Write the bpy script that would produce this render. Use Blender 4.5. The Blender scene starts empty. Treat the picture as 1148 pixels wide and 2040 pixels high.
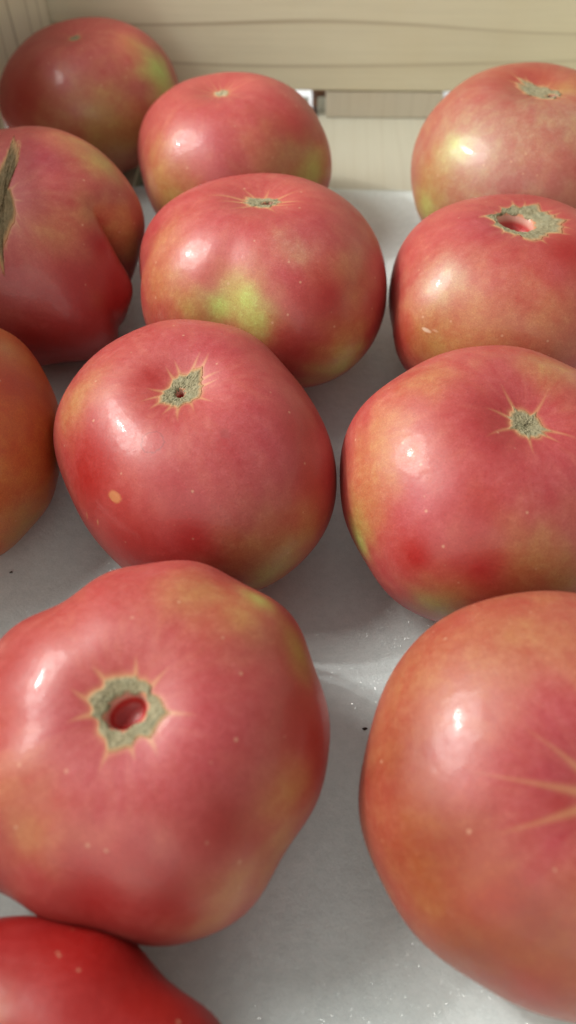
import bpy, math, random
import numpy as np
from mathutils import Vector

# ------------------------------------------------------------------ camera
scene = bpy.context.scene
COL = scene.collection
CAM_H, PITCH = 0.266, math.radians(53)
cam_data = bpy.data.cameras.new('camera')
cam = bpy.data.objects.new('camera', cam_data)
COL.objects.link(cam)
cam.location = (0, 0, CAM_H)
cam.rotation_euler = (math.radians(90) - PITCH, 0, 0)
cam_data.sensor_fit = 'VERTICAL'
cam_data.sensor_height = 36
cam_data.lens = 36 * 1600 / 2040
cam_data.clip_start = 0.01
cam_data.clip_end = 50
cam_data.dof.use_dof = True
cam_data.dof.focus_distance = 0.285
cam_data.dof.aperture_fstop = 7.5
scene.camera = cam

# ------------------------------------------------------------------ world, lamps, exposure
world = bpy.data.worlds.new('World')
scene.world = world
world.use_nodes = True
bgn = world.node_tree.nodes['Background']
bgn.inputs['Color'].default_value = (0.97, 1.0, 0.98, 1)
bgn.inputs['Strength'].default_value = 0.30

def aim(o, target):
    o.rotation_euler = (Vector(target) - o.location).to_track_quat('-Z', 'Y').to_euler()

def area_lamp(name, loc, target, size, power, color):
    d = bpy.data.lights.new(name, 'AREA')
    d.shape = 'DISK'; d.size = size; d.energy = power; d.color = color
    o = bpy.data.objects.new(name, d); COL.objects.link(o)
    o.location = loc; aim(o, target)
    return o

def bulb(name, loc, radius, power, color):
    d = bpy.data.lights.new(name, 'POINT')
    d.shadow_soft_size = radius; d.energy = power; d.color = color
    o = bpy.data.objects.new(name, d); COL.objects.link(o)
    o.location = loc
    return o

KEY = Vector((-0.71, 0.38, 0.75))
area_lamp('shaded_lamp', KEY, (0, 0.25, 0.04), 0.56, 13.5, (1.0, 0.975, 0.91))
bulb('lamp_bulb', KEY + Vector((0.03, -0.04, -0.02)), 0.017, 10.0, (1.0, 0.97, 0.93))
bulb('lamp_bulb', KEY + Vector((0.045, 0.02, -0.045)), 0.012, 6.0, (1.0, 0.97, 0.93))
area_lamp('room_lamp', (-0.42, -1.25, 0.66), (0, 0.45, 0.04), 1.8, 11.0, (1.0, 0.98, 0.88))
sd = bpy.data.lights.new('counter_fill_spot', 'SPOT')  # spot added behind the crate to brighten the counter seen through the slot
sd.energy = 10; sd.spot_size = math.radians(34); sd.spot_blend = 0.3; sd.shadow_soft_size = 0.03; sd.color = (0.9, 0.95, 1.0)
so = bpy.data.objects.new('counter_fill_spot', sd); COL.objects.link(so)
so.location = (0.06, 1.25, 0.5); aim(so, (0.06, 0.74, -0.03))

scene.view_settings.view_transform = 'Standard'
scene.view_settings.look = 'None'
scene.view_settings.exposure = -0.1
scene.view_settings.gamma = 1.0

# ------------------------------------------------------------------ helpers
def mesh_obj(name, verts, faces, mat, parent=None, smooth=True):
    me = bpy.data.meshes.new(name)
    me.from_pydata([tuple(v) for v in verts], [], faces)
    if mat is not None:
        me.materials.append(mat)
    if smooth:
        me.polygons.foreach_set('use_smooth', [True] * len(me.polygons))
    me.update()
    o = bpy.data.objects.new(name, me)
    COL.objects.link(o)
    if parent is not None:
        o.parent = parent
    return o

def tag(o, label=None, cat=None, group=None, kind=None):
    if label: o['label'] = label
    if cat: o['category'] = cat
    if group: o['group'] = group
    if kind: o['kind'] = kind
    return o

def empty(name, loc=(0, 0, 0), rz=0):
    o = bpy.data.objects.new(name, None)
    o.empty_display_size = 0.02
    COL.objects.link(o)
    o.location = loc; o.rotation_euler = (0, 0, rz)
    return o

def prism(name, poly, z0, z1, mat, parent, bevel=0.0012, seed=0, axis='z'):
    """a closed prism over a polygon (counter-clockwise), edges softened by a bevel"""
    n = len(poly)
    vs = [(x, y, z0) for x, y in poly] + [(x, y, z1) for x, y in poly]
    fs = [tuple(range(n - 1, -1, -1)), tuple(range(n, 2 * n))]
    fs += [(i, (i + 1) % n, n + (i + 1) % n, n + i) for i in range(n)]
    o = mesh_obj(name, vs, fs, mat, parent, smooth=False)
    if bevel:
        m = o.modifiers.new('bevel', 'BEVEL'); m.width = bevel; m.segments = 2
    return o

class NT:
    """thin wrapper for building node trees"""
    def __init__(self, name):
        self.mat = bpy.data.materials.new(name)
        self.mat.use_nodes = True
        self.t = self.mat.node_tree
        self.t.nodes.clear()
        self.out = self.t.nodes.new('ShaderNodeOutputMaterial')
        self.bsdf = self.t.nodes.new('ShaderNodeBsdfPrincipled')
        self.link(self.bsdf.outputs[0], self.out.inputs[0])
    def new(self, kind, **kw):
        n = self.t.nodes.new(kind)
        for k, v in kw.items(): setattr(n, k, v)
        return n
    def link(self, a, b): self.t.links.new(a, b)
    def put(self, sock, v):
        if isinstance(v, bpy.types.NodeSocket): self.link(v, sock)
        else: sock.default_value = v
    def math(self, op, a, b=None, c=None, clamp=False):
        n = self.new('ShaderNodeMath', operation=op); n.use_clamp = clamp
        self.put(n.inputs[0], a)
        if b is not None: self.put(n.inputs[1], b)
        if c is not None: self.put(n.inputs[2], c)
        return n.outputs[0]
    def vmath(self, op, a, b=None):
        n = self.new('ShaderNodeVectorMath', operation=op)
        self.put(n.inputs[0], a)
        if b is not None: self.put(n.inputs[1], b)
        return n.outputs['Value'] if op in ('DISTANCE', 'LENGTH', 'DOT_PRODUCT') else n.outputs[0]
    def rng(self, v, a, b, c=0.0, d=1.0, smooth=True):
        n = self.new('ShaderNodeMapRange')
        n.interpolation_type = 'SMOOTHSTEP' if smooth else 'LINEAR'
        self.put(n.inputs[0], v)
        for i, x in zip((1, 2, 3, 4), (a, b, c, d)): n.inputs[i].default_value = x
        return n.outputs[0]
    def noise(self, vec, scale, detail=3, rough=0.5, out='Fac', distortion=0.0):
        n = self.new('ShaderNodeTexNoise')
        self.put(n.inputs['Vector'], vec)
        n.inputs['Scale'].default_value = scale; n.inputs['Detail'].default_value = detail
        n.inputs['Roughness'].default_value = rough; n.inputs['Distortion'].default_value = distortion
        return n.outputs[out]
    def voronoi(self, vec, scale, out='Distance', feature='F1'):
        n = self.new('ShaderNodeTexVoronoi', feature=feature)
        self.put(n.inputs['Vector'], vec); n.inputs['Scale'].default_value = scale
        return n.outputs[out]
    def mix(self, fac, a, b, blend='MIX'):
        n = self.new('ShaderNodeMix', data_type='RGBA', blend_type=blend)
        self.put(n.inputs[0], fac); self.put(n.inputs[6], a); self.put(n.inputs[7], b)
        return n.outputs[2]
    def attr(self, name, out='Color'):
        return self.new('ShaderNodeAttribute', attribute_name=name).outputs[out]
    def bump(self, h, strength, dist, normal=None):
        n = self.new('ShaderNodeBump')
        n.inputs['Strength'].default_value = strength; n.inputs['Distance'].default_value = dist
        self.put(n.inputs['Height'], h)
        if normal is not None: self.link(normal, n.inputs['Normal'])
        return n.outputs[0]
    def coord(self, out='Object'):
        return self.new('ShaderNodeTexCoord').outputs[out]
    def mapping(self, vec, scale=(1, 1, 1), loc=(0, 0, 0), rot=(0, 0, 0)):
        n = self.new('ShaderNodeMapping')
        self.put(n.inputs[0], vec)
        n.inputs['Scale'].default_value = scale; n.inputs['Location'].default_value = loc; n.inputs['Rotation'].default_value = rot
        return n.outputs[0]
    def set(self, name, v): self.put(self.bsdf.inputs[name], v)

# ------------------------------------------------------------------ materials
def wood_material(name, grain, seed, light=(0.70, 0.66, 0.49), dark=(0.33, 0.265, 0.17), line=0.35, knots=0.0, period=0.016):
    """pale softwood; grain: 0 = along x, 1 = along y, 2 = along z (object axes)"""
    m = NT(name)
    oc = m.coord()
    loc = (seed * 1.37, seed * 2.11, seed * 0.73)
    st = [1.0, 1.0, 1.0]; st[grain] = 0.10
    p = m.mapping(oc, scale=st, loc=loc)
    warp = m.noise(p, 14, 2, 0.45)
    sep = m.new('ShaderNodeSeparateXYZ'); m.link(p, sep.inputs[0])
    across = [sep.outputs[i] for i in range(3) if i != grain]
    v = m.math('ADD', across[0], across[1])
    v = m.math('ADD', v, m.math('MULTIPLY', warp, 0.075))
    fr = m.math('FRACT', m.math('DIVIDE', v, period))
    # one growth ring: a thin late-wood line with a soft flank on one side
    line_ = m.rng(m.math('ABSOLUTE', m.math('SUBTRACT', fr, 0.80)), 0.085, 0.0)
    flank = m.math('MULTIPLY', m.math('POWER', fr, 3.0), m.rng(fr, 0.86, 0.80, 0.0, 0.35))
    ring = m.math('MAXIMUM', line_, flank)
    var = m.noise(p, 40, 3, 0.6)
    fib = [1.0, 1.0, 1.0]; fib[grain] = 0.02
    pf = m.mapping(oc, scale=fib, loc=loc)
    fibre = m.noise(pf, 900, 4, 0.65)
    blotch = m.noise(oc, 22, 3, 0.6)
    c = m.mix(m.math('MULTIPLY', ring, m.rng(var, 0.25, 0.75, line * 0.4, line * 1.6)), (*light, 1), (*dark, 1))
    c = m.mix(m.rng(fibre, 0.35, 0.75, 0.0, 0.22), c, (*[x * 0.72 for x in light], 1))
    c = m.mix(m.rng(blotch, 0.4, 0.75, 0.0, 0.16), c, (light[0] * 0.85, light[1] * 0.76, light[2] * 0.6, 1))
    if knots:
        sp = m.voronoi(m.mapping(oc, loc=(seed, 0, 0)), 55)
        c = m.mix(m.rng(sp, 0.07, 0.02, 0.0, knots), c, (*[x * 0.5 for x in dark], 1))
    m.set('Base Color', c)
    m.set('Roughness', 0.62)
    m.set('Specular IOR Level', 0.3)
    m.set('Normal', m.bump(fibre, 0.35, 0.0004, m.bump(ring, 0.08, 0.0002)))
    return m.mat

def foam_material():
    m = NT('white_foam')
    oc = m.coord()
    cells = m.new('ShaderNodeTexVoronoi', feature='F1')
    m.link(oc, cells.inputs['Vector']); cells.inputs['Scale'].default_value = 3400
    n1 = m.noise(oc, 260, 3, 0.6)
    n2 = m.noise(oc, 30, 3, 0.55)
    fibre = m.noise(m.mapping(oc, scale=(0.25, 1, 1), rot=(0, 0, 0.35)), 420, 3, 0.6)
    c = m.mix(m.rng(n1, 0.3, 0.7, 0, 0.5), (0.75, 0.84, 0.84, 1), (0.64, 0.73, 0.73, 1))
    c = m.mix(m.rng(fibre, 0.45, 0.75, 0, 0.4), c, (0.80, 0.87, 0.87, 1))
    c = m.mix(m.rng(n2, 0.4, 0.7, 0, 0.15), c, (0.66, 0.73, 0.73, 1))
    m.set('Base Color', c)
    m.set('Roughness', 0.42)
    m.set('Specular IOR Level', 0.45)
    # tiny shiny cell walls: each cell of the foam has its own tilt
    g = m.new('ShaderNodeNewGeometry')
    tilt = m.vmath('SUBTRACT', cells.outputs['Color'], (0.5, 0.5, 0.5))
    sc = m.new('ShaderNodeVectorMath', operation='SCALE'); m.link(tilt, sc.inputs[0]); sc.inputs['Scale'].default_value = 1.5
    cn = m.vmath('NORMALIZE', m.vmath('ADD', g.outputs['Normal'], sc.outputs[0]))
    m.set('Coat Weight', 1.0)
    m.set('Coat IOR', 1.5)
    m.set('Coat Roughness', 0.07)
    m.set('Coat Normal', cn)
    b = m.bump(n1, 0.35, 0.0006)
    m.set('Normal', m.bump(m.noise(oc, 900, 2, 0.5), 0.25, 0.0003, b))
    m.set('Subsurface Weight', 0.0)
    return m.mat

SKIN_MARKS = {
    # small blemishes with a shape of their own: (kind, centre mm, radius mm, stretch, colour, amount)
    'T7': [('spot', (-21.8, -37.0, 23.1), 2.6, (1.35, 1.0, 0.75), (0.52, 0.20, 0.07), 0.85),
           ('ring', (-8.9, -25.3, 36.6), 3.6, (1, 1, 1), (0.16, 0.03, 0.03), 0.45),
           ('spot', (14.0, -22.0, 36.0), 2.4, (1, 1, 1), (0.24, 0.05, 0.045), 0.35),
           ('spot', (-29.7, -37.4, 10.6), 1.1, (0.5, 0.5, 2.6), (0.50, 0.22, 0.10), 0.8),
           ('spot', (-34.5, -32.5, 7.5), 0.9, (0.5, 0.5, 3.6), (0.50, 0.22, 0.10), 0.7)],
    'T6': [('spot', (-41.5, -34.2, 14.4), 2.4, (1.5, 1.0, 0.42), (0.70, 0.50, 0.36), 0.8),
           ('spot', (-38.0, -36.0, 15.6), 1.5, (1.6, 1.2, 0.5), (0.62, 0.36, 0.22), 0.7),
           ('spot', (-37.4, -36.8, 13.6), 1.0, (1, 1, 1), (0.22, 0.10, 0.07), 0.6)],
}

def skin_material(key, seed):
    m = NT('tomato_skin_' + key.lower())
    oc = m.coord()
    base = m.attr('skin_colour')
    mer = m.attr('meridian', 'Vector')
    po = m.mapping(oc, loc=(seed * 3.1, seed * 1.7, seed * 2.3))
    streak = m.noise(m.mapping(mer, loc=(seed, 0, 0)), 2.6, 4, 0.55)
    mott = m.noise(po, 38, 4, 0.6)
    fine = m.noise(po, 420, 3, 0.7)
    grain = m.noise(po, 1900, 3, 0.75)
    ripe = m.attr('ripe', 'Fac')
    def amount(f): return m.math('MULTIPLY', f, ripe)
    def tint(c, f, rgb):
        return m.mix(f, c, (*rgb, 1), 'MULTIPLY')
    c = tint(base, amount(m.rng(streak, 0.46, 0.72, 0.0, 0.8)), (1.08, 1.42, 1.22))
    c = tint(c, amount(m.rng(streak, 0.50, 0.28, 0.0, 0.7)), (0.95, 0.62, 0.70))
    c = tint(c, amount(m.rng(mott, 0.50, 0.72, 0.0, 0.8)), (0.93, 0.66, 0.75))
    c = tint(c, amount(m.rng(mott, 0.48, 0.28, 0.0, 0.7)), (1.08, 1.32, 1.22))
    c = tint(c, m.rng(fine, 0.40, 0.75, 0.0, 0.8), (1.10, 1.32, 1.38))
    c = tint(c, m.rng(grain, 0.48, 0.25, 0.0, 1.0), (0.74, 0.55, 0.55))
    c = tint(c, m.rng(grain, 0.52, 0.75, 0.0, 1.0), (1.24, 1.48, 1.55))
    # pale lenticel specks, sparse
    vd = m.new('ShaderNodeTexVoronoi', feature='F1')
    m.link(po, vd.inputs['Vector']); vd.inputs['Scale'].default_value = 170
    sepc = m.new('ShaderNodeSeparateColor'); m.link(vd.outputs['Color'], sepc.inputs[0])
    pick = m.math('GREATER_THAN', sepc.outputs[0], 0.6)
    dot = m.math('MULTIPLY', m.rng(vd.outputs['Distance'], 0.12, 0.05), pick)
    c = m.mix(m.math('MULTIPLY', dot, 0.5), c, (0.62, 0.36, 0.22, 1))
    for kind, cen, rad, stretch, colr, amt in SKIN_MARKS.get(key, []):
        d = m.vmath('LENGTH', m.vmath('DIVIDE', m.vmath('SUBTRACT', oc, tuple(x / 1000 for x in cen)), tuple(s / 1.0 for s in stretch)))
        wob = m.math('ADD', d, m.math('MULTIPLY', m.math('SUBTRACT', m.noise(oc, 500, 2), 0.5), rad * 0.0005))
        if kind == 'spot':
            f = m.rng(wob, rad / 1000 * 1.1, rad / 1000 * 0.6, 0, amt)
        else:
            f = m.rng(m.math('ABSOLUTE', m.math('SUBTRACT', wob, rad / 1000)), 0.00035, 0.0001, 0, amt)
        c = m.mix(f, c, (*colr, 1))
    # tan corky veins running out from the stem scar
    c = m.mix(m.attr('vein', 'Fac'), c, (0.60, 0.34, 0.14, 1))
    pit = m.attr('pit', 'Fac')
    c = m.mix(m.rng(pit, 0.02, 0.25), c, (0.55, 0.26, 0.20, 1))  # pale flesh ring, painted to stand in for the hole's wet highlight
    c = m.mix(m.rng(pit, 0.35, 0.75), c, (0.42, 0.022, 0.018, 1))
    m.set('Base Color', c)
    rough = m.rng(fine, 0.3, 0.7, 0.45, 0.56)
    m.set('Roughness', rough)
    m.set('Specular IOR Level', 0.70)
    m.set('Subsurface Weight', 0.10)
    m.set('Subsurface Radius', (1.0, 0.3, 0.2))
    m.set('Subsurface Scale', 0.004)
    m.set('Coat Weight', 0.16)
    m.set('Coat Roughness', m.rng(mott, 0.3, 0.7, 0.07, 0.13))
    b = m.bump(mott, 0.10, 0.004)
    b2 = m.bump(grain, 0.10, 0.0003, b)
    m.set('Normal', m.bump(fine, 0.10, 0.0006, b2))
    m.set('Coat Normal', m.bump(fine, 0.05, 0.0005, b))
    return m.mat

def cork_material(name='corky_scar', shade=(1.0, 1.0, 1.0)):
    m = NT(name)
    oc = m.coord()
    rim = m.attr('rim', 'Fac')
    n = m.noise(oc, 500, 4, 0.7)
    n2 = m.noise(oc, 180, 3, 0.6)
    c = m.mix(m.rng(n, 0.3, 0.7), (0.22, 0.19, 0.105, 1), (0.35, 0.305, 0.19, 1))
    c = m.mix(m.rng(n2, 0.45, 0.7, 0, 0.5), c, (0.29, 0.29, 0.19, 1))
    c = m.mix(m.rng(n, 0.66, 0.76, 0, 0.6), c, (0.60, 0.56, 0.42, 1))
    c = m.mix(m.rng(n2, 0.34, 0.22, 0, 0.8), c, (0.09, 0.07, 0.035, 1))
    c = m.mix(1.0, c, (*shade, 1), 'MULTIPLY')
    c = m.mix(m.rng(rim, 0.50, 0.92, 0.0, 0.85), c, (0.50, 0.27, 0.13, 1))
    c = m.mix(m.rng(rim, 0.86, 1.0, 0.0, 0.8), c, (0.44, 0.14, 0.085, 1))
    m.set('Base Color', c)
    m.set('Roughness', 0.7)
    m.set('Specular IOR Level', 0.25)
    m.set('Normal', m.bump(n, 0.6, 0.0012))
    return m.mat

def plain_material(name, a, b, scale, rough):
    m = NT(name)
    n = m.noise(m.coord(), scale, 4, 0.6)
    m.set('Base Color', m.mix(m.rng(n, 0.3, 0.7), (*a, 1), (*b, 1)))
    m.set('Roughness', rough)
    m.set('Normal', m.bump(n, 0.3, 0.001))
    return m.mat

# ------------------------------------------------------------------ the setting: counter the crate stands on
counter_mat = plain_material('white_counter', (0.80, 0.80, 0.80), (0.74, 0.75, 0.76), 30, 0.4)
counter = mesh_obj('counter', [(-2, -1.5, -0.030), (2, -1.5, -0.030), (2, 2.5, -0.030), (-2, 2.5, -0.030)], [(0, 1, 2, 3)], counter_mat, smooth=False)
tag(counter, kind='structure')

# ------------------------------------------------------------------ the crate
crate = empty('wooden_crate', (0, 0.20, 0.0), math.radians(-1.0))
tag(crate, 'shallow pale pine crate holding the tomatoes', 'crate')
YB = 0.325          # inner face of the end board, crate axes (origin at y = 0.20)
XL, XR, YF = -0.188, 0.262, -0.30
wood_end = wood_material('pine_end_board', 0, 1.0, line=0.46, period=0.019)
wood_side = wood_material('pine_side_board', 1, 4.0, line=0.3)
wood_post = wood_material('pine_post', 2, 2.6, light=(0.80, 0.74, 0.56), line=0.6, period=0.010)
wood_block = wood_material('pine_block', 2, 9.2, light=(0.62, 0.58, 0.47), line=0.15, period=0.011)
wood_base = wood_material('pine_base', 1, 7.3, light=(0.49, 0.475, 0.385), dark=(0.34, 0.285, 0.20), line=0.16, knots=0.55, period=0.011)

def rect(x0, x1, y0, y1): return [(x0, y0), (x1, y0), (x1, y1), (x0, y1)]
prism('end_board', rect(XL - 0.012, XR + 0.012, YB, YB + 0.012), 0.0175, 0.176, wood_end, crate)
prism('end_board', rect(XL - 0.012, XR + 0.012, YF - 0.012, YF), 0.0175, 0.065, wood_end, crate)
prism('side_board', rect(XL - 0.012, XL, YF + 0.0005, YB - 0.0005), 0.0175, 0.175, wood_side, crate)
prism('side_board', rect(XR, XR + 0.012, YF + 0.0005, YB - 0.0005), 0.0175, 0.175, wood_side, crate)
# three-cornered posts stand in the inner corners
c = 0.040
for (x, y, sx, sy, h) in ((XL, YB, 1, -1, 0.170), (XR, YB, -1, -1, 0.170), (XL, YF, 1, 1, 0.06), (XR, YF, -1, 1, 0.06)):
    e = 0.0006
    a_, b_, d_ = (x + sx * e, y + sy * e), (x + sx * c, y + sy * e), (x + sx * e, y + sy * c)
    poly = [a_, b_, d_] if sx * sy > 0 else [a_, d_, b_]
    prism('corner_post', poly, 0.0005, h, wood_post, crate)
# short blocks that carry the end boards
for (y0, y1) in ((YB + 0.0005, YB + 0.020), (YF - 0.020, YF - 0.0005)):
    prism('spacer_block', rect(0.0190, 0.0940, y0, y1), 0.0004, 0.0170, wood_block, crate, bevel=0.0004)
# base planks run from end to end with narrow gaps
x = XL - 0.012
for i, w in enumerate((0.104, 0.098, 0.096, 0.094, 0.066)):
    prism('base_plank', rect(x, x + w, YF - 0.012, YB + 0.030), -0.008, 0.0, wood_base, crate)
    x += w + 0.006
for y0 in (YF - 0.01, -0.02, YB - 0.03):
    prism('base_batten', rect(XL - 0.012, XR + 0.012, y0, y0 + 0.035), -0.0295, -0.0085, wood_side, crate)

# a knotty brown stick on the counter behind the crate, seen through the slot
stick_mat = plain_material('brown_bark', (0.030, 0.012, 0.006), (0.24, 0.09, 0.035), 150, 0.6)
vs, fs = [], []
rnd = random.Random(5)
NS, NR = 10, 12
for k in range(NS):
    for j in range(NR):
        a = 2 * math.pi * j / NR
        r = 0.0065 * (1 + 0.18 * rnd.uniform(-1, 1)) * (0.7 if k in (0, NS - 1) else 1)
        vs.append((r * math.cos(a) + 0.0015 * math.sin(k * 0.9), r * math.sin(a), 0.11 * k / (NS - 1)))
for k in range(NS - 1):
    for j in range(NR):
        fs.append((k * NR + j, k * NR + (j + 1) % NR, (k + 1) * NR + (j + 1) % NR, (k + 1) * NR + j))
fs += [tuple(range(NR - 1, -1, -1)), tuple(range((NS - 1) * NR, NS * NR))]
stick = mesh_obj('brown_stick', vs, fs, stick_mat)
stick.location = (0.0225, 0.585, -0.030)
tag(stick, 'dark brown knotty stick seen through the slot under the end board', 'stick')

# ------------------------------------------------------------------ the foam sheet
fm = foam_material()
NX, NY = 90, 140
fx0, fx1, fy0, fy1 = -0.183, 0.257, -0.09, 0.4365
xs = np.linspace(fx0, fx1, NX); ys = np.linspace(fy0, fy1, NY)
gx, gy = np.meshgrid(xs, ys, indexing='ij')
edge = 0.0012 * np.sin(gx * 55 + 1) + 0.0008 * np.sin(gx * 140) - 0.012 * (gx - 0.05)
gy = gy + edge * ((gy - fy0) / (fy1 - fy0)) ** 8
gz = 0.0028 + 0.00035 * np.sin(gx * 60 + 1.3 * np.sin(gy * 33)) * np.sin(gy * 48 + 0.5) + 0.0002 * np.sin(gx * 170 + gy * 90)
gz = gz + 0.0022 * np.exp(-((gy - gy.max(axis=1, keepdims=True)) / 0.012) ** 2) * np.clip(np.sin(gx * 38 + 2.2), 0, 1)
top = np.stack([gx, gy, gz], -1).reshape(-1, 3)
bot = top.copy(); bot[:, 2] -= 0.0024
idx = lambda i, j: i * NY + j
fs = []
B = NX * NY
for i in range(NX - 1):
    for j in range(NY - 1):
        q = (idx(i, j), idx(i + 1, j), idx(i + 1, j + 1), idx(i, j + 1))
        fs.append(q); fs.append(tuple(B + v for v in reversed(q)))
rimv = [idx(i, 0) for i in range(NX)] + [idx(NX - 1, j) for j in range(1, NY)] + [idx(i, NY - 1) for i in range(NX - 2, -1, -1)] + [idx(0, j) for j in range(NY - 2, 0, -1)]
for k in range(len(rimv)):
    a, b = rimv[k], rimv[(k + 1) % len(rimv)]
    fs.append((b, a, B + a, B + b))
foam = mesh_obj('foam_sheet', np.concatenate([top, bot]), fs, fm)
tag(foam, 'thin white foam sheet lining the crate under the tomatoes', 'foam sheet')

# dark crumbs on the foam
crumb_mat = plain_material('dark_crumb', (0.015, 0.012, 0.010), (0.05, 0.035, 0.03), 900, 0.7)
def crumb(loc, size, seed, label):
    r = random.Random(seed)
    vs = []
    for k, (z, s) in enumerate(((0.0, 0.8), (0.35, 1.0), (0.7, 0.5))):
        for j in range(7):
            a = 2 * math.pi * j / 7
            q = s * r.uniform(0.6, 1.15)
            vs.append((size * q * math.cos(a) * 1.6, size * q * math.sin(a), size * z))
    fs = [(k * 7 + j, k * 7 + (j + 1) % 7, (k + 1) * 7 + (j + 1) % 7, (k + 1) * 7 + j) for k in range(2) for j in range(7)]
    fs += [tuple(range(6, -1, -1)), tuple(range(14, 21))]
    o = mesh_obj('crumb', vs, fs, crumb_mat)
    o.location = loc; o.rotation_euler = (0, 0, r.uniform(0, 3))
    tag(o, label, 'crumb', 'dark crumbs on the foam')

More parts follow.
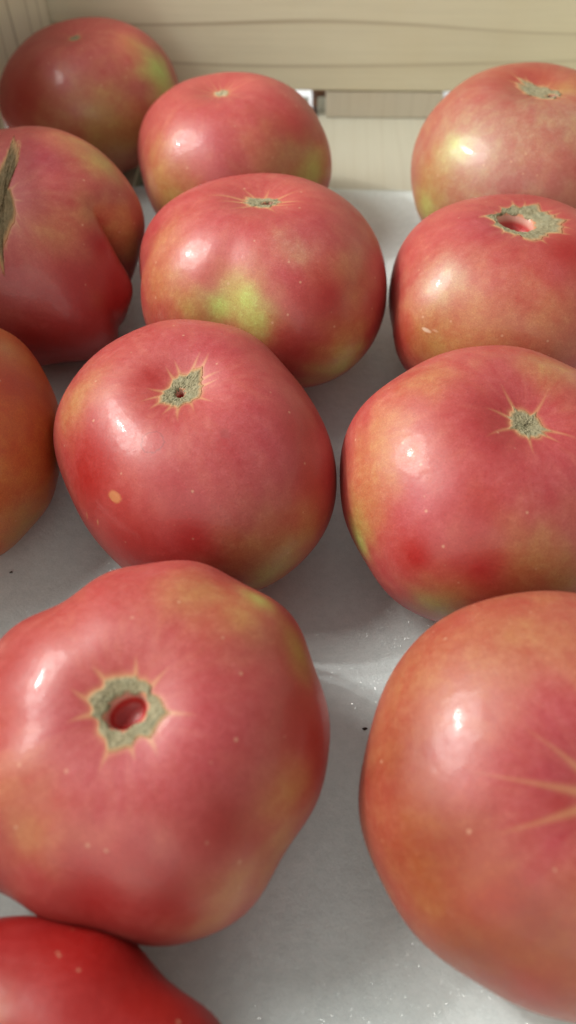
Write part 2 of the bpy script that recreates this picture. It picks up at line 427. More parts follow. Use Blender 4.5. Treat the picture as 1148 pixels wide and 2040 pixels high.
# ------------------------------------------------------------------ the tomatoes
# per tomato: x, y, radius, upper and lower height ratio, two tilts, lobes (cos, sin for 2..11 waves around);
# then colour areas of the skin: centre (mm, from the middle of the fruit), reach (mm), colour, amount
FIT = {
    'T1': ([-0.1140, 0.4723, 0.0514, 0.7784, 0.6867, -0.0171, -0.0863, 0.0005, 0.0033, -0.0037, -0.0017, -0.0012, 0.0013, -0.0013, -0.0032, -0.0003, 0.0020, -0.0009, -0.0024, -0.0001, 0.0022, -0.0017, -0.0013, -0.0013, 0.0010, -0.0017, -0.0020],
        [(24.7, -34.6, 25, 16, 'P', 0.8), (18.3, -44, 17, 16, 'O', 0.7), (29, -6.2, 34.9, 8.2, 'O', 0.6), (-15.1, -47.1, 11.9, 16.1, 'O', 0.6), (13.6, -48.4, 9.7, 13.4, 'Y', 0.5), (45.5, -17.7, 15.1, 8.9, 'Y', 0.8), (22.1, -46.2, 0.3, 16.4, 'Y', 0.5), (43.4, -11.8, 22.2, 10.5, 'G', 0.9), (-27.2, -36.6, 19.3, 16.1, 'D', 0.6)]),
    'T2': ([-0.0297, 0.4011, 0.0505, 0.8006, 0.7195, -0.0665, -0.0861, 0.0133, -0.0187, 0.0290, 0.0200, -0.0120, -0.0185, 0.0089, 0.0005, -0.0037, -0.0080, -0.0059, -0.0046, 0.0010, -0.0044, -0.0041, -0.0010, -0.0061, -0.0008, 0.0013, -0.0001],
        [(-30.8, -40.3, 10.2, 14.6, 'O', 0.8), (-35.4, -30.8, 17.5, 11, 'O', 0.6), (-1.4, -38.8, 28.3, 18.8, 'P', 0.6), (12.2, -7.6, 39.1, 16.9, 'P', 0.4), (-26.3, -43.8, 6.8, 9.8, 'Y', 0.5), (25.2, -35.9, 21.6, 14.4, 'Y', 0.35), (42, -25.8, 12.3, 10.4, 'G', 0.8), (34.3, -19.5, 28.8, 12.1, 'D', 0.4)]),
    'T3': ([0.1204, 0.3896, 0.0573, 0.7967, 0.6838, 0.0026, -0.0416, -0.0038, 0.0040, 0.0015, -0.0092, 0.0021, 0.0032, 0.0026, -0.0009, -0.0004, 0.0027, -0.0003, 0.0017, -0.0035, -0.0019, 0.0027, 0.0004, -0.0017, -0.0011, 0.0007, 0.0009],
        [(-34.4, -24.1, 32.6, 30.3, 'V', 0.8), (-22.1, -47.8, 19.8, 27.7, 'V', 0.8), (-27.6, -2.8, 40.1, 10.7, 'P', 0.4), (-3.6, -46.1, 28.7, 15.9, 'P', 0.5), (5.6, -27.3, 40.9, 13.7, 'V', 0.6), (-46.4, -26.4, 19.6, 9.6, 'Y', 0.3), (-51.4, -24.3, 11.9, 12.2, 'Y', 0.35), (10.1, -2, 41.9, 7.1, 'Y', 0.4), (-41.6, -24.9, 26.5, 6.6, 'G', 0.55), (-51.3, -27.9, -4, 10, 'G', 0.5), (-8.5, 9.8, 41.1, 14.5, 'D', 0.35)]),
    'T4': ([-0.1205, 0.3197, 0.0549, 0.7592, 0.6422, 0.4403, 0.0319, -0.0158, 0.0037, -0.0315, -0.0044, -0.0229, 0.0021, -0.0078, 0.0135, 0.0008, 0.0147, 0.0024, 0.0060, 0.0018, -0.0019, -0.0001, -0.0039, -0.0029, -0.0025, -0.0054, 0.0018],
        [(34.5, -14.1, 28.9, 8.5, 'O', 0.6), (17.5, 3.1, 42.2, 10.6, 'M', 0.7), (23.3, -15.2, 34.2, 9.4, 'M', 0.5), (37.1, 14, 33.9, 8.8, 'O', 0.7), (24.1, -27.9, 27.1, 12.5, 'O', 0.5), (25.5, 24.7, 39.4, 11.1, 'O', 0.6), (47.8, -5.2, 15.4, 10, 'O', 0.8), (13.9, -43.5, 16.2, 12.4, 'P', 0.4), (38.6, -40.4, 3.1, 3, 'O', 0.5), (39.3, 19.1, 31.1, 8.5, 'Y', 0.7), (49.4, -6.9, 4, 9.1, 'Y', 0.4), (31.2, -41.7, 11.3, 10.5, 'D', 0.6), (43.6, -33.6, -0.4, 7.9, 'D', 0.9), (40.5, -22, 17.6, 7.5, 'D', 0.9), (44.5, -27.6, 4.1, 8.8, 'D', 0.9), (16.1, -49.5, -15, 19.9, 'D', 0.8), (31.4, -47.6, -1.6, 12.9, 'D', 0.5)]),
    'T5': ([-0.0109, 0.2965, 0.0552, 0.8021, 0.6761, -0.1164, -0.0053, 0.0230, -0.0376, -0.0251, -0.0015, -0.0231, 0.0042, 0.0213, 0.0141, -0.0063, -0.0069, 0.0007, 0.0053, -0.0010, -0.0001, 0.0026, -0.0015, -0.0051, -0.0006, 0.0017, 0.0008],
        [(-41.2, -27.3, 23.3, 12.2, 'O', 0.8), (-39.6, -10.3, 31.9, 10.2, 'O', 0.5), (13.9, -27.3, 40.2, 7.4, 'T', 0.9), (36.3, -31.5, 28.7, 11.9, 'O', 0.6), (33.6, -48.1, 10.7, 12.1, 'O', 0.8), (17.6, -21.3, 41.2, 11.7, 'P', 0.7), (8, -40.4, 33.1, 9.6, 'P', 0.5), (-17.2, -9.7, 42, 12, 'P', 0.4), (-7.6, -36.5, 32.5, 5.4, 'Y', 0.5), (-28.7, -39.6, 19.9, 5.6, 'Y', 0.7), (26.3, -52.2, -1.7, 8.2, 'Y', 0.6), (-15.6, -41.4, 21.9, 6.3, 'G', 0.9), (-5, -43.3, 26.1, 5.9, 'G', 0.75), (-1.4, -48.1, 20.2, 7.1, 'G', 0.8), (34.4, -48, -2.9, 8.7, 'G', 0.6), (27.2, -41.7, 27.6, 9.7, 'D', 0.7), (15.9, -52.7, 13.9, 11.9, 'D', 0.5)]),
    'T6': ([0.0951, 0.2831, 0.0525, 0.8049, 0.7232, -0.0943, 0.0190, 0.0071, 0.0033, 0.0037, -0.0007, -0.0175, 0.0014, 0.0184, -0.0056, -0.0078, 0.0034, 0.0029, 0.0013, -0.0016, -0.0010, -0.0008, 0.0022, 0.0016, -0.0038, -0.0015, 0.0016],
        [(-18.9, 0, 39.4, 12, 'P', 0.8), (-37, -31.9, 20.8, 15.7, 'O', 0.8), (-24.5, -41.6, 18.3, 17.5, 'O', 0.7), (-34.2, -21.1, 31.4, 7.8, 'T', 0.9), (-41.4, -19, 26.2, 9, 'T', 0.5), (2.8, -41.5, 28.2, 17, 'O', 0.5), (-14, -29.7, 35.3, 11.4, 'P', 0.4), (6.5, -27.7, 37.6, 9.5, 'P', 0.5), (-40.8, -14.6, 27.8, 8, 'P', 0.4), (-38.7, -36.3, 8.8, 8, 'Y', 0.4), (13.8, -16.4, 39.6, 11.6, 'D', 0.7), (-47.2, -28.7, 5.6, 10.3, 'D', 0.4)]),
    'T7': ([-0.0342, 0.1965, 0.0527, 0.8034, 0.7035, 0.0698, -0.0219, -0.0400, -0.0842, -0.0097, -0.0072, 0.0069, -0.0116, -0.0011, 0.0010, 0.0053, -0.0020, 0.0013, 0.0025, -0.0023, 0.0006, -0.0039, 0.0006, 0.0016, -0.0014, 0.0009, 0.0005],
        [(-39.4, -2.1, 28.9, 8.2, 'O', 0.8), (-34.1, 3.8, 33.7, 6.9, 'O', 0.5), (4.3, 14.9, 40.3, 15.5, 'P', 0.6), (26.9, -19.4, 34.8, 17.9, 'P', 0.8), (12.5, -42.3, 26.7, 14.2, 'P', 0.6), (18.5, -50.2, 14.7, 9.7, 'O', 0.5), (40.5, -39.1, 7.1, 8.4, 'O', 0.6), (32.5, -47.6, 2.1, 10.1, 'Y', 0.7), (27.6, -50.6, -2.9, 6.8, 'G', 0.5), (-31.9, -28.4, 20.9, 12.4, 'D', 0.95), (-17.8, -46.7, 11, 12.3, 'D', 0.8), (-26.9, -22.4, 30.5, 8.2, 'D', 0.7), (3.3, -49.1, 18.8, 9.6, 'D', 0.7), (44.1, -25.4, 18.5, 8.4, 'D', 0.5), (-12.1, 2.3, 38.6, 6.7, 'D', 0.6), (37.7, -13.4, 29.8, 8.4, 'D', 0.5)]),
    'T8': ([0.0722, 0.1809, 0.0534, 0.8090, 0.7139, 0.1165, 0.0999, 0.0139, 0.0180, 0.0002, 0.0010, -0.0049, -0.0099, -0.0023, 0.0103, 0.0000, -0.0047, 0.0002, -0.0035, -0.0006, -0.0007, 0.0041, -0.0007, 0.0011, 0.0051, 0.0026, 0.0007],
        [(-44.2, -12.4, 25.1, 11.4, 'O', 0.8), (-40.9, -0.8, 31.1, 9.9, 'O', 0.6), (-47.3, -19.9, 14.2, 7.5, 'O', 0.8), (-3.1, 6.4, 41.2, 19.5, 'P', 0.7), (4.8, -27.4, 36, 18.3, 'P', 0.8), (-30.8, -31.4, 27.1, 10.9, 'P', 0.8), (-20.8, -49.3, 8.1, 7.9, 'O', 0.6), (1.9, -46.6, 19.4, 12.3, 'O', 0.9), (-26.1, 15.3, 38.6, 10, 'O', 0.5), (15.7, 19.9, 39.4, 10.1, 'O', 0.7), (-48.3, -22, 6.2, 6.1, 'Y', 0.7), (14.8, -47.6, 12, 6.3, 'Y', 0.4), (-25, -48.7, -0.3, 6.5, 'G', 0.6), (-47.8, -23.7, -0.6, 4.3, 'G', 0.7), (-32.1, -41, 16, 6.6, 'D', 1), (-13.9, -46.8, 18.8, 8.4, 'D', 0.8), (-13.7, -33.2, 33.2, 9.1, 'D', 0.4), (-5, -5.4, 39.1, 12.7, 'D', 0.4)]),
    'T9': ([-0.1306, 0.2054, 0.0464, 0.8052, 0.7396, 0.2204, 0.0441, -0.0317, -0.0061, -0.0292, -0.0066, -0.0095, -0.0034, 0.0071, 0.0008, 0.0091, 0.0024, 0.0009, 0.0012, -0.0061, -0.0001, -0.0054, 0.0003, -0.0001, 0.0018, 0.0033, 0.0025],
        [(30.8, -19.9, 22.2, 24.2, 'B', 0.8), (37, -28, 0.2, 14.5, 'O', 0.4), (27.3, 20.1, 28.2, 9.2, 'O', 0.6), (39.3, 8.6, 17, 7.4, 'O', 0.6), (33.7, -31, -11.6, 9.3, 'Y', 0.6), (32.5, 5, 26.7, 12.6, 'D', 0.5)]),
    'T10': ([-0.0403, 0.0866, 0.0524, 0.7941, 0.7243, 0.1632, 0.0046, 0.0049, 0.0382, -0.0199, -0.0097, -0.0075, 0.0105, 0.0286, 0.0080, -0.0167, -0.0141, 0.0149, 0.0005, -0.0050, -0.0112, 0.0011, 0.0066, 0.0066, -0.0052, -0.0072, 0.0102],
        [(27.5, 21.9, 34.9, 8.1, 'O', 0.8), (16.1, 27.8, 36.5, 9.6, 'O', 0.6), (40.2, -21.3, 19.1, 8.9, 'O', 0.9), (37.4, -31.7, 6, 9.1, 'O', 0.9), (-20.1, -32.8, 27.7, 7.1, 'O', 0.5), (-25.8, -22.5, 32.9, 7.2, 'O', 0.4), (5.3, -19.3, 35.5, 14.4, 'P', 0.7), (26.1, -42.7, 12.8, 7.4, 'O', 0.8), (21.6, -10.7, 36.6, 13.5, 'P', 0.6), (-15.6, -7.1, 37.8, 6.2, 'P', 0.6), (21, -48.4, 4.2, 6.2, 'O', 0.6), (43.4, 17.3, 21.8, 6.8, 'Y', 0.9), (31.9, 31.2, 27.7, 4.6, 'G', 0.6), (46.6, -5.7, 19.5, 7.3, 'D', 0.9), (42.8, 0.2, 25.9, 6.6, 'D', 0.5), (-6.4, -44.7, 18.1, 10.7, 'D', 0.9), (12.4, -45.1, 18.6, 8.3, 'D', 0.7), (25.1, -31, 26.2, 9.6, 'D', 0.6), (-30.2, 6, 35.5, 7.8, 'D', 0.5)]),
    'T11': ([0.0788, 0.0698, 0.0577, 0.7076, 0.6368, 0.2903, -0.0800, 0.0081, -0.0559, -0.0141, -0.0109, -0.0006, 0.0221, 0.0077, 0.0017, 0.0025, -0.0048, -0.0080, -0.0053, -0.0006, 0.0023, 0.0031, 0.0046, 0.0060, -0.0003, -0.0007, -0.0028],
        [(-22.8, -0.5, 37.3, 17.9, 'P', 0.5), (-40.6, 4, 30.4, 10, 'P', 0.35), (-45.2, 24.2, 24.6, 13.5, 'U', 0.8), (-50.3, 3.2, 21.4, 14.2, 'Q', 0.8), (-44.8, -19, 19.7, 14.6, 'Q', 0.95), (-23.2, 29.7, 37.2, 17, 'U', 0.75), (-34, -38.4, 10.2, 15.4, 'Q', 0.95), (-21.4, -35.4, 23, 14.8, 'Q', 0.9), (-16.6, -6, 35.7, 8.3, 'P', 0.8), (-14.1, 7.2, 40.3, 9.7, 'P', 0.8), (-17.4, -20, 31.9, 8, 'P', 0.7), (-35, -5.9, 32, 7.2, 'P', 0.5), (-39.7, -15, 26.3, 7.2, 'Q', 0.5), (-31.1, -29.7, 23, 6.9, 'D', 0.3), (-14.9, -11.1, 33.8, 3.5, 'D', 0.35), (-21, -47, 5.9, 8.2, 'D', 0.4)]),
    'T12': ([-0.0571, 0.0061, 0.0388, 0.7988, 0.7338, 0.0661, -0.0273, 0.0413, -0.0213, 0.0367, 0.0158, 0.0105, 0.0194, 0.0093, 0.0083, 0.0114, 0.0168, -0.0028, 0.0182, -0.0055, 0.0073, -0.0013, 0.0064, -0.0034, 0.0051, 0.0038, 0.0024],
        [(-4.6, 28.9, 21, 7.2, 'P', 0.4), (-6.1, 13, 29.2, 4.4, 'O', 0.7), (2, 24.1, 24.8, 18.6, 'D', 0.6), (20.4, 19.7, 20.6, 14, 'D', 0.7), (15.7, 13.1, 27, 10, 'D', 0.8)]),
}

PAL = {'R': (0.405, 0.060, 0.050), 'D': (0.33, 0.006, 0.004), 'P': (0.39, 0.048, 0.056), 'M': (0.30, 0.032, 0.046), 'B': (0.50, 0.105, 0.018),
       'O': (0.43, 0.155, 0.055), 'T': (0.44, 0.23, 0.135), 'U': (0.37, 0.112, 0.046), 'V': (0.39, 0.185, 0.12), 'S': (0.38, 0.082, 0.048),
       'Q': (0.25, 0.044, 0.011), 'Y': (0.40, 0.25, 0.06), 'G': (0.42, 0.46, 0.11)}
NK = 11

def rotm(tx, ty):
    cx, sx, cy, sy = math.cos(tx), math.sin(tx), math.cos(ty), math.sin(ty)
    return np.array([[cy, 0, sy], [0, 1, 0], [-sy, 0, cy]]) @ np.array([[1, 0, 0], [0, cx, -sx], [0, sx, cx]])

def wrap(d): return (d + np.pi) % (2 * np.pi) - np.pi

def surface(p, a, t, S):
    """the fruit in its own axes; a runs around, t from the stem (0) to the blossom end (pi)"""
    R = p[2]
    r = np.ones_like(a)
    for i, k in enumerate(range(2, NK + 1)):
        r = r + p[7 + 2 * i] * np.cos(k * a) + p[8 + 2 * i] * np.sin(k * a)
    s, c = np.sin(t), np.cos(t)
    rho = np.abs(s) ** 0.9
    lob = 1 + (r - 1) * (0.25 + 0.75 * s)
    # shallow ribs over the shoulder
    for (a0, w, d) in S.get('ribs', ()):
        lob = lob - d * np.exp(-(wrap(a - a0) / w) ** 2) * np.clip(s * 1.6, 0, 1) * np.exp(-((t - 0.75) / 0.75) ** 2)
    # deep folds and bumps of a misshapen fruit
    for (a0, sl, w, d, t0, tw) in S.get('folds', ()):
        lob = lob - d * np.exp(-(np.abs(wrap(a - a0 - sl * (t - 1.2))) / w) ** 1.5) * np.exp(-((t - t0) / tw) ** 4)
    for (a0, t0, w, d) in S.get('bumps', ()):
        lob = lob + d * np.exp(-(wrap(a - a0) ** 2 + (t - t0) ** 2) / w ** 2)
    h = np.where(c > 0, p[3], p[4])
    z = R * h * np.sign(c) * np.abs(c) ** 0.95
    z = z - R * S.get('dimple', 0.11) * np.exp(-(rho / 0.28) ** 2) * (c > 0)
    x, y = R * rho * lob * np.cos(a), R * rho * lob * np.sin(a)
    return x, y, z

def hole_depth(x, y, S):
    """how far down the open hole left by the pulled stem goes at (x, y), and the share of it"""
    hl = S.get('hole')
    if not hl: return np.zeros_like(x), np.zeros_like(x)
    hx, hy, ra, rb, ang, dep = hl
    dx, dy = x - hx, y - hy
    u = (dx * math.cos(ang) + dy * math.sin(ang)) / ra
    v = (-dx * math.sin(ang) + dy * math.cos(ang)) / rb
    q = np.sqrt(u * u + v * v)
    f = np.clip((1.06 - q) / 0.32, 0, 1); f = f * f * (3 - 2 * f)
    return dep * f * (1 - 0.25 * np.clip(q, 0, 1) ** 2), f

def top_z(p, x, y, S):
    a = np.arctan2(y, x); r = np.hypot(x, y)
    lo = np.zeros_like(r); hi = np.full_like(r, np.pi / 2)
    for _ in range(34):
        mid = (lo + hi) / 2
        X, Y, Z = surface(p, a, mid, S)
        big = np.hypot(X, Y) > r
        hi = np.where(big, mid, hi); lo = np.where(big, lo, mid)
    X, Y, Z = surface(p, a, (lo + hi) / 2, S)
    return Z

cork = cork_material()
pale_cork = cork_material('pale_scar', (1.55, 1.5, 1.6))
brown_cork = cork_material('brown_scar', (0.62, 0.50, 0.42))

def set_attr(me, name, kind, data):
    at = me.attributes.new(name, kind, 'POINT')
    key = {'FLOAT': 'value', 'FLOAT_COLOR': 'color', 'FLOAT_VECTOR': 'vector'}[kind]
    at.data.foreach_set(key, np.asarray(data, dtype=np.float32).ravel())

def make_tomato(key, S, seed, label, NA=240, NTT=150):
    p, patches = FIT[key]
    p = list(p)
    Rm = rotm(p[5], p[6])
    u = np.linspace(0, 1, NTT)
    tt = np.pi * (0.55 * u ** 1.9 + 0.45 * u ** 1.0)      # rings crowd towards the stem
    tt = tt / tt[-1] * np.pi
    aa = np.linspace(0, 2 * np.pi, NA, endpoint=False)
    A, T = np.meshgrid(aa, tt[1:-1], indexing='ij')
    x, y, z = surface(p, A, T, S)
    dep, pit = hole_depth(x, y, S)
    pit = pit * (T < 1.2); z = z - dep * (T < 1.2)
    V = np.stack([x, y, z], -1).reshape(-1, 3)
    ends = np.array([0.0, np.pi])
    ex, ey, ez = surface(p, np.zeros(2), ends, S)
    d0, p0 = hole_depth(np.zeros(1), np.zeros(1), S)
    E = np.stack([ex, ey, ez], -1); E[0, 2] -= d0[0]
    V = np.concatenate([V, E])
    # veins: narrow tan lines running out from the scar
    rnd = random.Random(seed * 17 + 3)
    vein = np.zeros(A.shape)
    rad = np.hypot(x, y)
    rs = S.get('scar_r', 0.009)
    nv = S.get('veins', 11)
    spikes = S.get('spikes')
    if spikes is None:
        spikes = [((k + rnd.uniform(-0.3, 0.3)) * 2 * math.pi / nv, rnd.uniform(0.35, 1.0)) for k in range(nv)]
    PX, PY, sdir = scar_outline(S, seed, spikes, rs)
    ox, oy = S.get('scar_off', (0.0, 0.0))
    pa = np.arctan2(PY - oy, PX - ox); order = np.argsort(pa)
    Aq = np.arctan2(y - oy, x - ox); rq = np.hypot(x - ox, y - oy)
    rout = np.interp(Aq, pa[order], np.hypot(PX - ox, PY - oy)[order], period=2 * np.pi)
    beyond = rq - rout
    if rs > 0:
        vein = 0.45 * np.exp(-(np.clip(beyond, 0, 1) / 0.0007) ** 1.3) * (T < 1.2)
    for (va, vl) in sdir:
        ln = S.get('vein_len', 0.009) * vl
        w = S.get('vein_w', 0.00055)
        bendv = 0.10 * math.sin(va * 7 + seed)
        side = wrap(Aq - va - bendv * np.clip(beyond, 0, 1) / ln) * rq
        fade = np.clip(1 - beyond / ln, 0, 1)
        vein = np.maximum(vein, np.exp(-(side / (w * (0.35 + 1.1 * fade ** 2))) ** 2) * fade ** 0.8 * S.get('vein_amt', 0.58) * (np.abs(wrap(Aq - va)) < 0.9))
    vein = vein * (T < 1.3) * (1 - pit)
    W = V @ Rm.T
    zmin = W[:, 2].min()
    # the blossom end is pressed a little flat where the fruit rests
    base = S.get('base', 0.0020)
    # skin colour
    colr = np.tile(np.array(PAL[S.get('tone', 'R')]), (len(W), 1))
    green = np.zeros((len(W), 1))
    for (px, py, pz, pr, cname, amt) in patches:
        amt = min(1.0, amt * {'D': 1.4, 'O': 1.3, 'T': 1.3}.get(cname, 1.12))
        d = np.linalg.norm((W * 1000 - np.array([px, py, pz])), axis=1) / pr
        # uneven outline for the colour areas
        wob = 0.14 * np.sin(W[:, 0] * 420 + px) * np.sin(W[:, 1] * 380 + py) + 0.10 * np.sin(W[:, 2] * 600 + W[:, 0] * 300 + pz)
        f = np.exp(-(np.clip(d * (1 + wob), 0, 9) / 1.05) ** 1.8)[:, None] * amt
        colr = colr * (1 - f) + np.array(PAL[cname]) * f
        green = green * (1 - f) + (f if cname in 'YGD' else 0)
    n_mid = NTT - 2
    ids = np.arange(NA * n_mid).reshape(NA, n_mid)
    nx = np.roll(ids, -1, axis=0)
    quads = np.stack([ids[:, :-1], ids[:, 1:], nx[:, 1:], nx[:, :-1]], -1).reshape(-1, 4)
    top_i, bot_i = NA * n_mid, NA * n_mid + 1
    tris = [(top_i, int(ids[i, 0]), int(nx[i, 0])) for i in range(NA)] + [(bot_i, int(nx[i, -1]), int(ids[i, -1])) for i in range(NA)]
    sh = S.get('shift', (0, 0))
    root = empty('tomato', (p[0] + sh[0], p[1] + sh[1], base))
    tag(root, label, 'tomato', 'tomatoes in the crate')
    Wl = W.copy(); Wl[:, 2] -= zmin
    me = bpy.data.meshes.new('skin')
    me.from_pydata(Wl.tolist(), [], quads.tolist() + tris)
    me.polygons.foreach_set('use_smooth', [True] * len(me.polygons))
    set_attr(me, 'skin_colour', 'FLOAT_COLOR', np.concatenate([colr, np.ones((len(W), 1))], 1))
    set_attr(me, 'ripe', 'FLOAT', np.clip(1 - green[:, 0] * 0.85, 0.08, 1))
    set_attr(me, 'vein', 'FLOAT', np.concatenate([vein.ravel(), [0, 0]]))
    set_attr(me, 'pit', 'FLOAT', np.concatenate([pit.ravel(), [p0[0], 0]]))
    mer = np.stack([np.cos(A) * 2.2, np.sin(A) * 2.2, T * 1.9], -1).reshape(-1, 3)
    set_attr(me, 'meridian', 'FLOAT_VECTOR', np.concatenate([mer, [[0, 0, 0], [0, 0, 1]]]))
    me.materials.append(skin_material(key, seed))
    me.update()
    sk = bpy.data.objects.new('skin', me); COL.objects.link(sk)
    # mesh origin at the middle of the fruit, so marks sit in the fruit's own axes
    sk.parent = root
    me.transform(__import__('mathutils').Matrix.Translation((0, 0, zmin)))
    sk.location = (0, 0, -zmin)
    # ---- corky scar draped over the stem end
    if rs > 0:
        make_scar(p, S, Rm, zmin, root, seed, spikes, rs)
    return root

def scar_outline(S, seed, spikes, rs):
    """outline of the corky scar round its own middle, and the directions of the veins that leave it"""
    rnd = random.Random(seed * 31 + 1)
    NP = 160
    el, ea = S.get('stretch', 1.0), S.get('angle', 0.0)
    ox, oy = S.get('scar_off', (0.0, 0.0))
    ph = np.linspace(0, 2 * np.pi, NP, endpoint=False)
    lump = sum(rnd.uniform(-0.08, 0.08) * np.cos(k * ph + rnd.uniform(0, 6.28)) for k in (2, 3, 4, 5, 7, 11))
    rr = rs * (1 + lump)
    for (va, vl) in spikes:
        d = np.abs(wrap(ph - va))
        rr = rr + rs * S.get('spike', 0.16) * (0.4 + 0.6 * vl) * np.clip(1 - d / 0.22, 0, 1) ** 2.2
    def bendit(ux, uy):
        lx = (ux * math.cos(ea) + uy * math.sin(ea)) * el
        ly = (-ux * math.sin(ea) + uy * math.cos(ea))
        q = lx / (max(rs, 1e-6) * el)
        ly = ly + S.get('bend', 0.0) * q ** 2 * rs + S.get('wig', 0.0) * rs * np.sin(q * 5)
        return lx * math.cos(ea) - ly * math.sin(ea) + ox, lx * math.sin(ea) + ly * math.cos(ea) + oy
    X, Y = bendit(rr * np.cos(ph), rr * np.sin(ph))
    sd_ = []
    for (va, vl) in spikes:
        qx, qy = bendit(np.array([rs * math.cos(va)]), np.array([rs * math.sin(va)]))
        sd_.append((math.atan2(qy[0] - oy, qx[0] - ox), vl))
    return X, Y, sd_

def make_scar(p, S, Rm, zmin, root, seed, spikes, rs):
    rnd = random.Random(seed * 37 + 1)
    NP, NRR = 160, 18
    hl = S.get('hole')
    hx, hy = (hl[0], hl[1]) if hl else (0.0, 0.0)
    ox, oy = S.get('scar_off', (0.0, 0.0))
    ph = np.linspace(0, 2 * np.pi, NP, endpoint=False)
    X1, Y1, _ = scar_outline(S, seed, spikes, rs)
    if hl:
        ra, rb, ang = hl[2], hl[3], hl[4]
        q = 1.02 + sum(rnd.uniform(-0.05, 0.05) * np.cos(k * ph + rnd.uniform(0, 6.28)) for k in (2, 3, 5, 8))
        X0 = hx + ra * q * np.cos(ph - ang) * math.cos(ang) - rb * q * np.sin(ph - ang) * math.sin(ang)
        Y0 = hy + ra * q * np.cos(ph - ang) * math.sin(ang) + rb * q * np.sin(ph - ang) * math.cos(ang)
    else:
        X0 = np.full(NP, ox) + 0.02 * (X1 - ox); Y0 = np.full(NP, oy) + 0.02 * (Y1 - oy)
    f = np.linspace(0, 1, NRR)
    X = X0[:, None] * (1 - f) + X1[:, None] * f
    Y = Y0[:, None] * (1 - f) + Y1[:, None] * f
    Z = top_z(p, X, Y, S)
    rn = np.random.RandomState(seed)
    bumpy = rn.uniform(-0.00028, 0.00028, X.shape); bumpy = (bumpy + np.roll(bumpy, 1, 0) + np.roll(bumpy, -1, 0)) / 2
    prof = np.clip((1 - f) / 0.3, 0, 1)
    Z = Z + 0.00004 + (0.00030 + bumpy) * prof
    if hl:
        Z = Z - 0.0006 * np.exp(-(f / 0.08) ** 2)
    V = np.stack([X, Y, Z], -1).reshape(-1, 3)
    NV = len(V)
    rim = np.tile(f, (NP, 1))
    r_here = np.hypot(X - ox, Y - oy)
    rim = np.clip(rim ** 2.0, 0, 1)
    Vb = V.copy(); Vb[:, 2] -= 0.0009                      # cork has a little depth under the skin
    V = np.concatenate([V, Vb])
    ids = np.arange(NV).reshape(NP, NRR); nx = np.roll(ids, -1, axis=0)
    quads = np.stack([ids[:, :-1], ids[:, 1:], nx[:, 1:], nx[:, :-1]], -1).reshape(-1, 4)
    low = quads[:, ::-1] + NV
    side_o = np.stack([ids[:, -1], ids[:, -1] + NV, nx[:, -1] + NV, nx[:, -1]], -1)
    side_i = np.stack([nx[:, 0], nx[:, 0] + NV, ids[:, 0] + NV, ids[:, 0]], -1)
    W = V @ Rm.T
    o = mesh_obj('stem_scar', W, np.concatenate([quads, low, side_o, side_i]).tolist(), brown_cork if S.get('brown') else pale_cork if S.get('pale') else cork, root)
    set_attr(o.data, 'rim', 'FLOAT', np.concatenate([rim.ravel(), rim.ravel()]))
    o.location = (0, 0, -zmin)

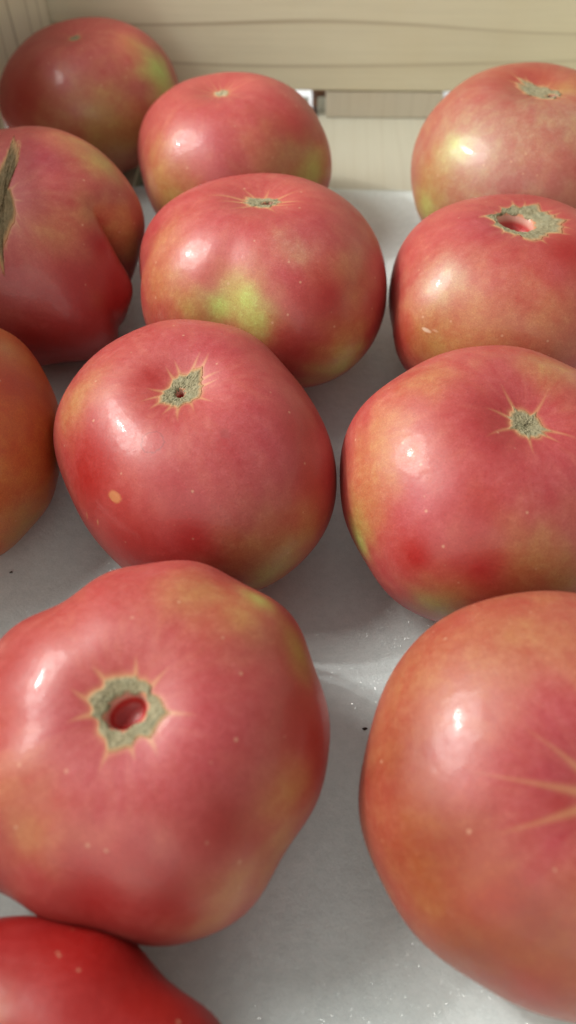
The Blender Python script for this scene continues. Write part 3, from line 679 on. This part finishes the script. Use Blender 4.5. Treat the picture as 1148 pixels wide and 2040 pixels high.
D = math.radians
SPEC = [
    ('T1', dict(scar_r=0.0030, veins=8, tone='R', base=0.0004, vein_amt=0.3),
        'pink tomato with yellow flank wedged into the corner post of the crate'),
    ('T2', dict(scar_r=0.0036, veins=15, vein_len=0.016, vein_amt=0.34, tone='R', pale=True),
        'round rosy tomato with a tiny pale stem scar and green flank'),
    ('T3', dict(scar_r=0.0056, stretch=2.1, angle=D(-45), veins=9, tone='S', vein_amt=0.35, hole=(0.0058, -0.0060, 0.0024, 0.0026, 0.0, 0.005)),
        'pale orange tomato with a slanting corky scar and lime green patch'),
    ('T4', dict(dimple=0.02, brown=True, scar_r=0.0030, stretch=8.2, angle=D(89), scar_off=(0.0022, 0.0), veins=34, tone='R', vein_amt=0.5, wig=0.5, vein_len=0.006, spike=0.35,
                folds=[(6.21, -0.40, 0.13, 0.21, 1.50, 0.66), (5.56, 0.1, 0.07, 0.055, 1.60, 0.4)], bumps=[(5.88, 1.40, 0.17, 0.065), (5.25, 1.25, 0.48, 0.075), (6.62, 1.25, 0.50, 0.03)]),
        'misshapen folded tomato with a long zipper-like corky scar'),
    ('T5', dict(scar_r=0.0042, stretch=1.8, angle=D(-8), veins=11, tone='R', vein_len=0.016, vein_amt=0.6,
                spikes=[(2.95, 1.3), (3.5, 0.7), (1.9, 0.5), (1.3, 0.5), (0.6, 0.7), (-0.2, 0.8), (-0.7, 0.7), (-1.3, 0.6), (-2.2, 0.8)],
                hole=(0.003, 0.0, 0.0024, 0.0017, 0.0, 0.005), ribs=[(3.62, 0.14, 0.016), (4.0, 0.12, 0.014), (4.38, 0.12, 0.008), (5.3, 0.2, 0.014), (4.8, 0.14, 0.008), (3.1, 0.15, 0.012)]),
        'ribbed rosy tomato with a vivid lime green patch low on its front'),
    ('T6', dict(scar_r=0.0130, veins=17, tone='R', spike=0.16, vein_len=0.005, hole=(-0.0040, 0.0014, 0.0076, 0.0066, 0.0, 0.006)),
        'red tomato with a wide corky ring round a hole and a pale scratch'),
    ('T7', dict(scar_r=0.0056, stretch=1.55, angle=D(52), veins=13, tone='R', vein_len=0.0085, hole=(-0.001, -0.001, 0.0015, 0.0019, 0.0, 0.005)),
        'big pink-red tomato with a tan oval spot and green-grey scar'),
    ('T8', dict(scar_r=0.0050, veins=7, tone='R', spike=0.45, vein_len=0.012, vein_amt=0.5, stretch=1.2, angle=D(-35)),
        'pink tomato with orange flank, closed star-shaped scar and deep red blotch'),
    ('T9', dict(scar_r=0.006, veins=10, tone='B'),
        'shaded orange-brown tomato beside the crate side, no scar in view'),
    ('T10', dict(scar_r=0.0088, veins=9, tone='R', spike=0.14, vein_len=0.0085, vein_w=0.0007, hole=(0.0, 0.0, 0.0056, 0.0042, D(35), 0.0052)),
        'broad pink tomato with a spiky grey-green ring round an open hole'),
    ('T11', dict(scar_r=0.004, tone='S', vein_len=0.030, vein_amt=0.48, vein_w=0.0010,
                 spikes=[(2.93, 1.0), (3.42, 1.0), (2.35, 0.7), (4.2, 0.8), (1.5, 0.8), (0.7, 0.7), (-0.2, 0.9), (-1.1, 0.8)]),
        'very large orange-pink tomato with long tan veins and one bright glint'),
    ('T12', dict(scar_r=0.005, veins=8, tone='D', shift=(-0.001, -0.001)),
        'deep red tomato nestled against the broad pink tomato with open hole'),
]
for i, (key, S, label) in enumerate(SPEC):
    make_tomato(key, S, i + 1, label)

crumb((0.0262, 0.1057, 0.0029), 0.0006, 3, 'tiny black crumb on the foam beside the very large tomato')
crumb((-0.1075, 0.1689, 0.0029), 0.0005, 8, 'tiny brown crumb on the foam by the shaded orange-brown tomato')
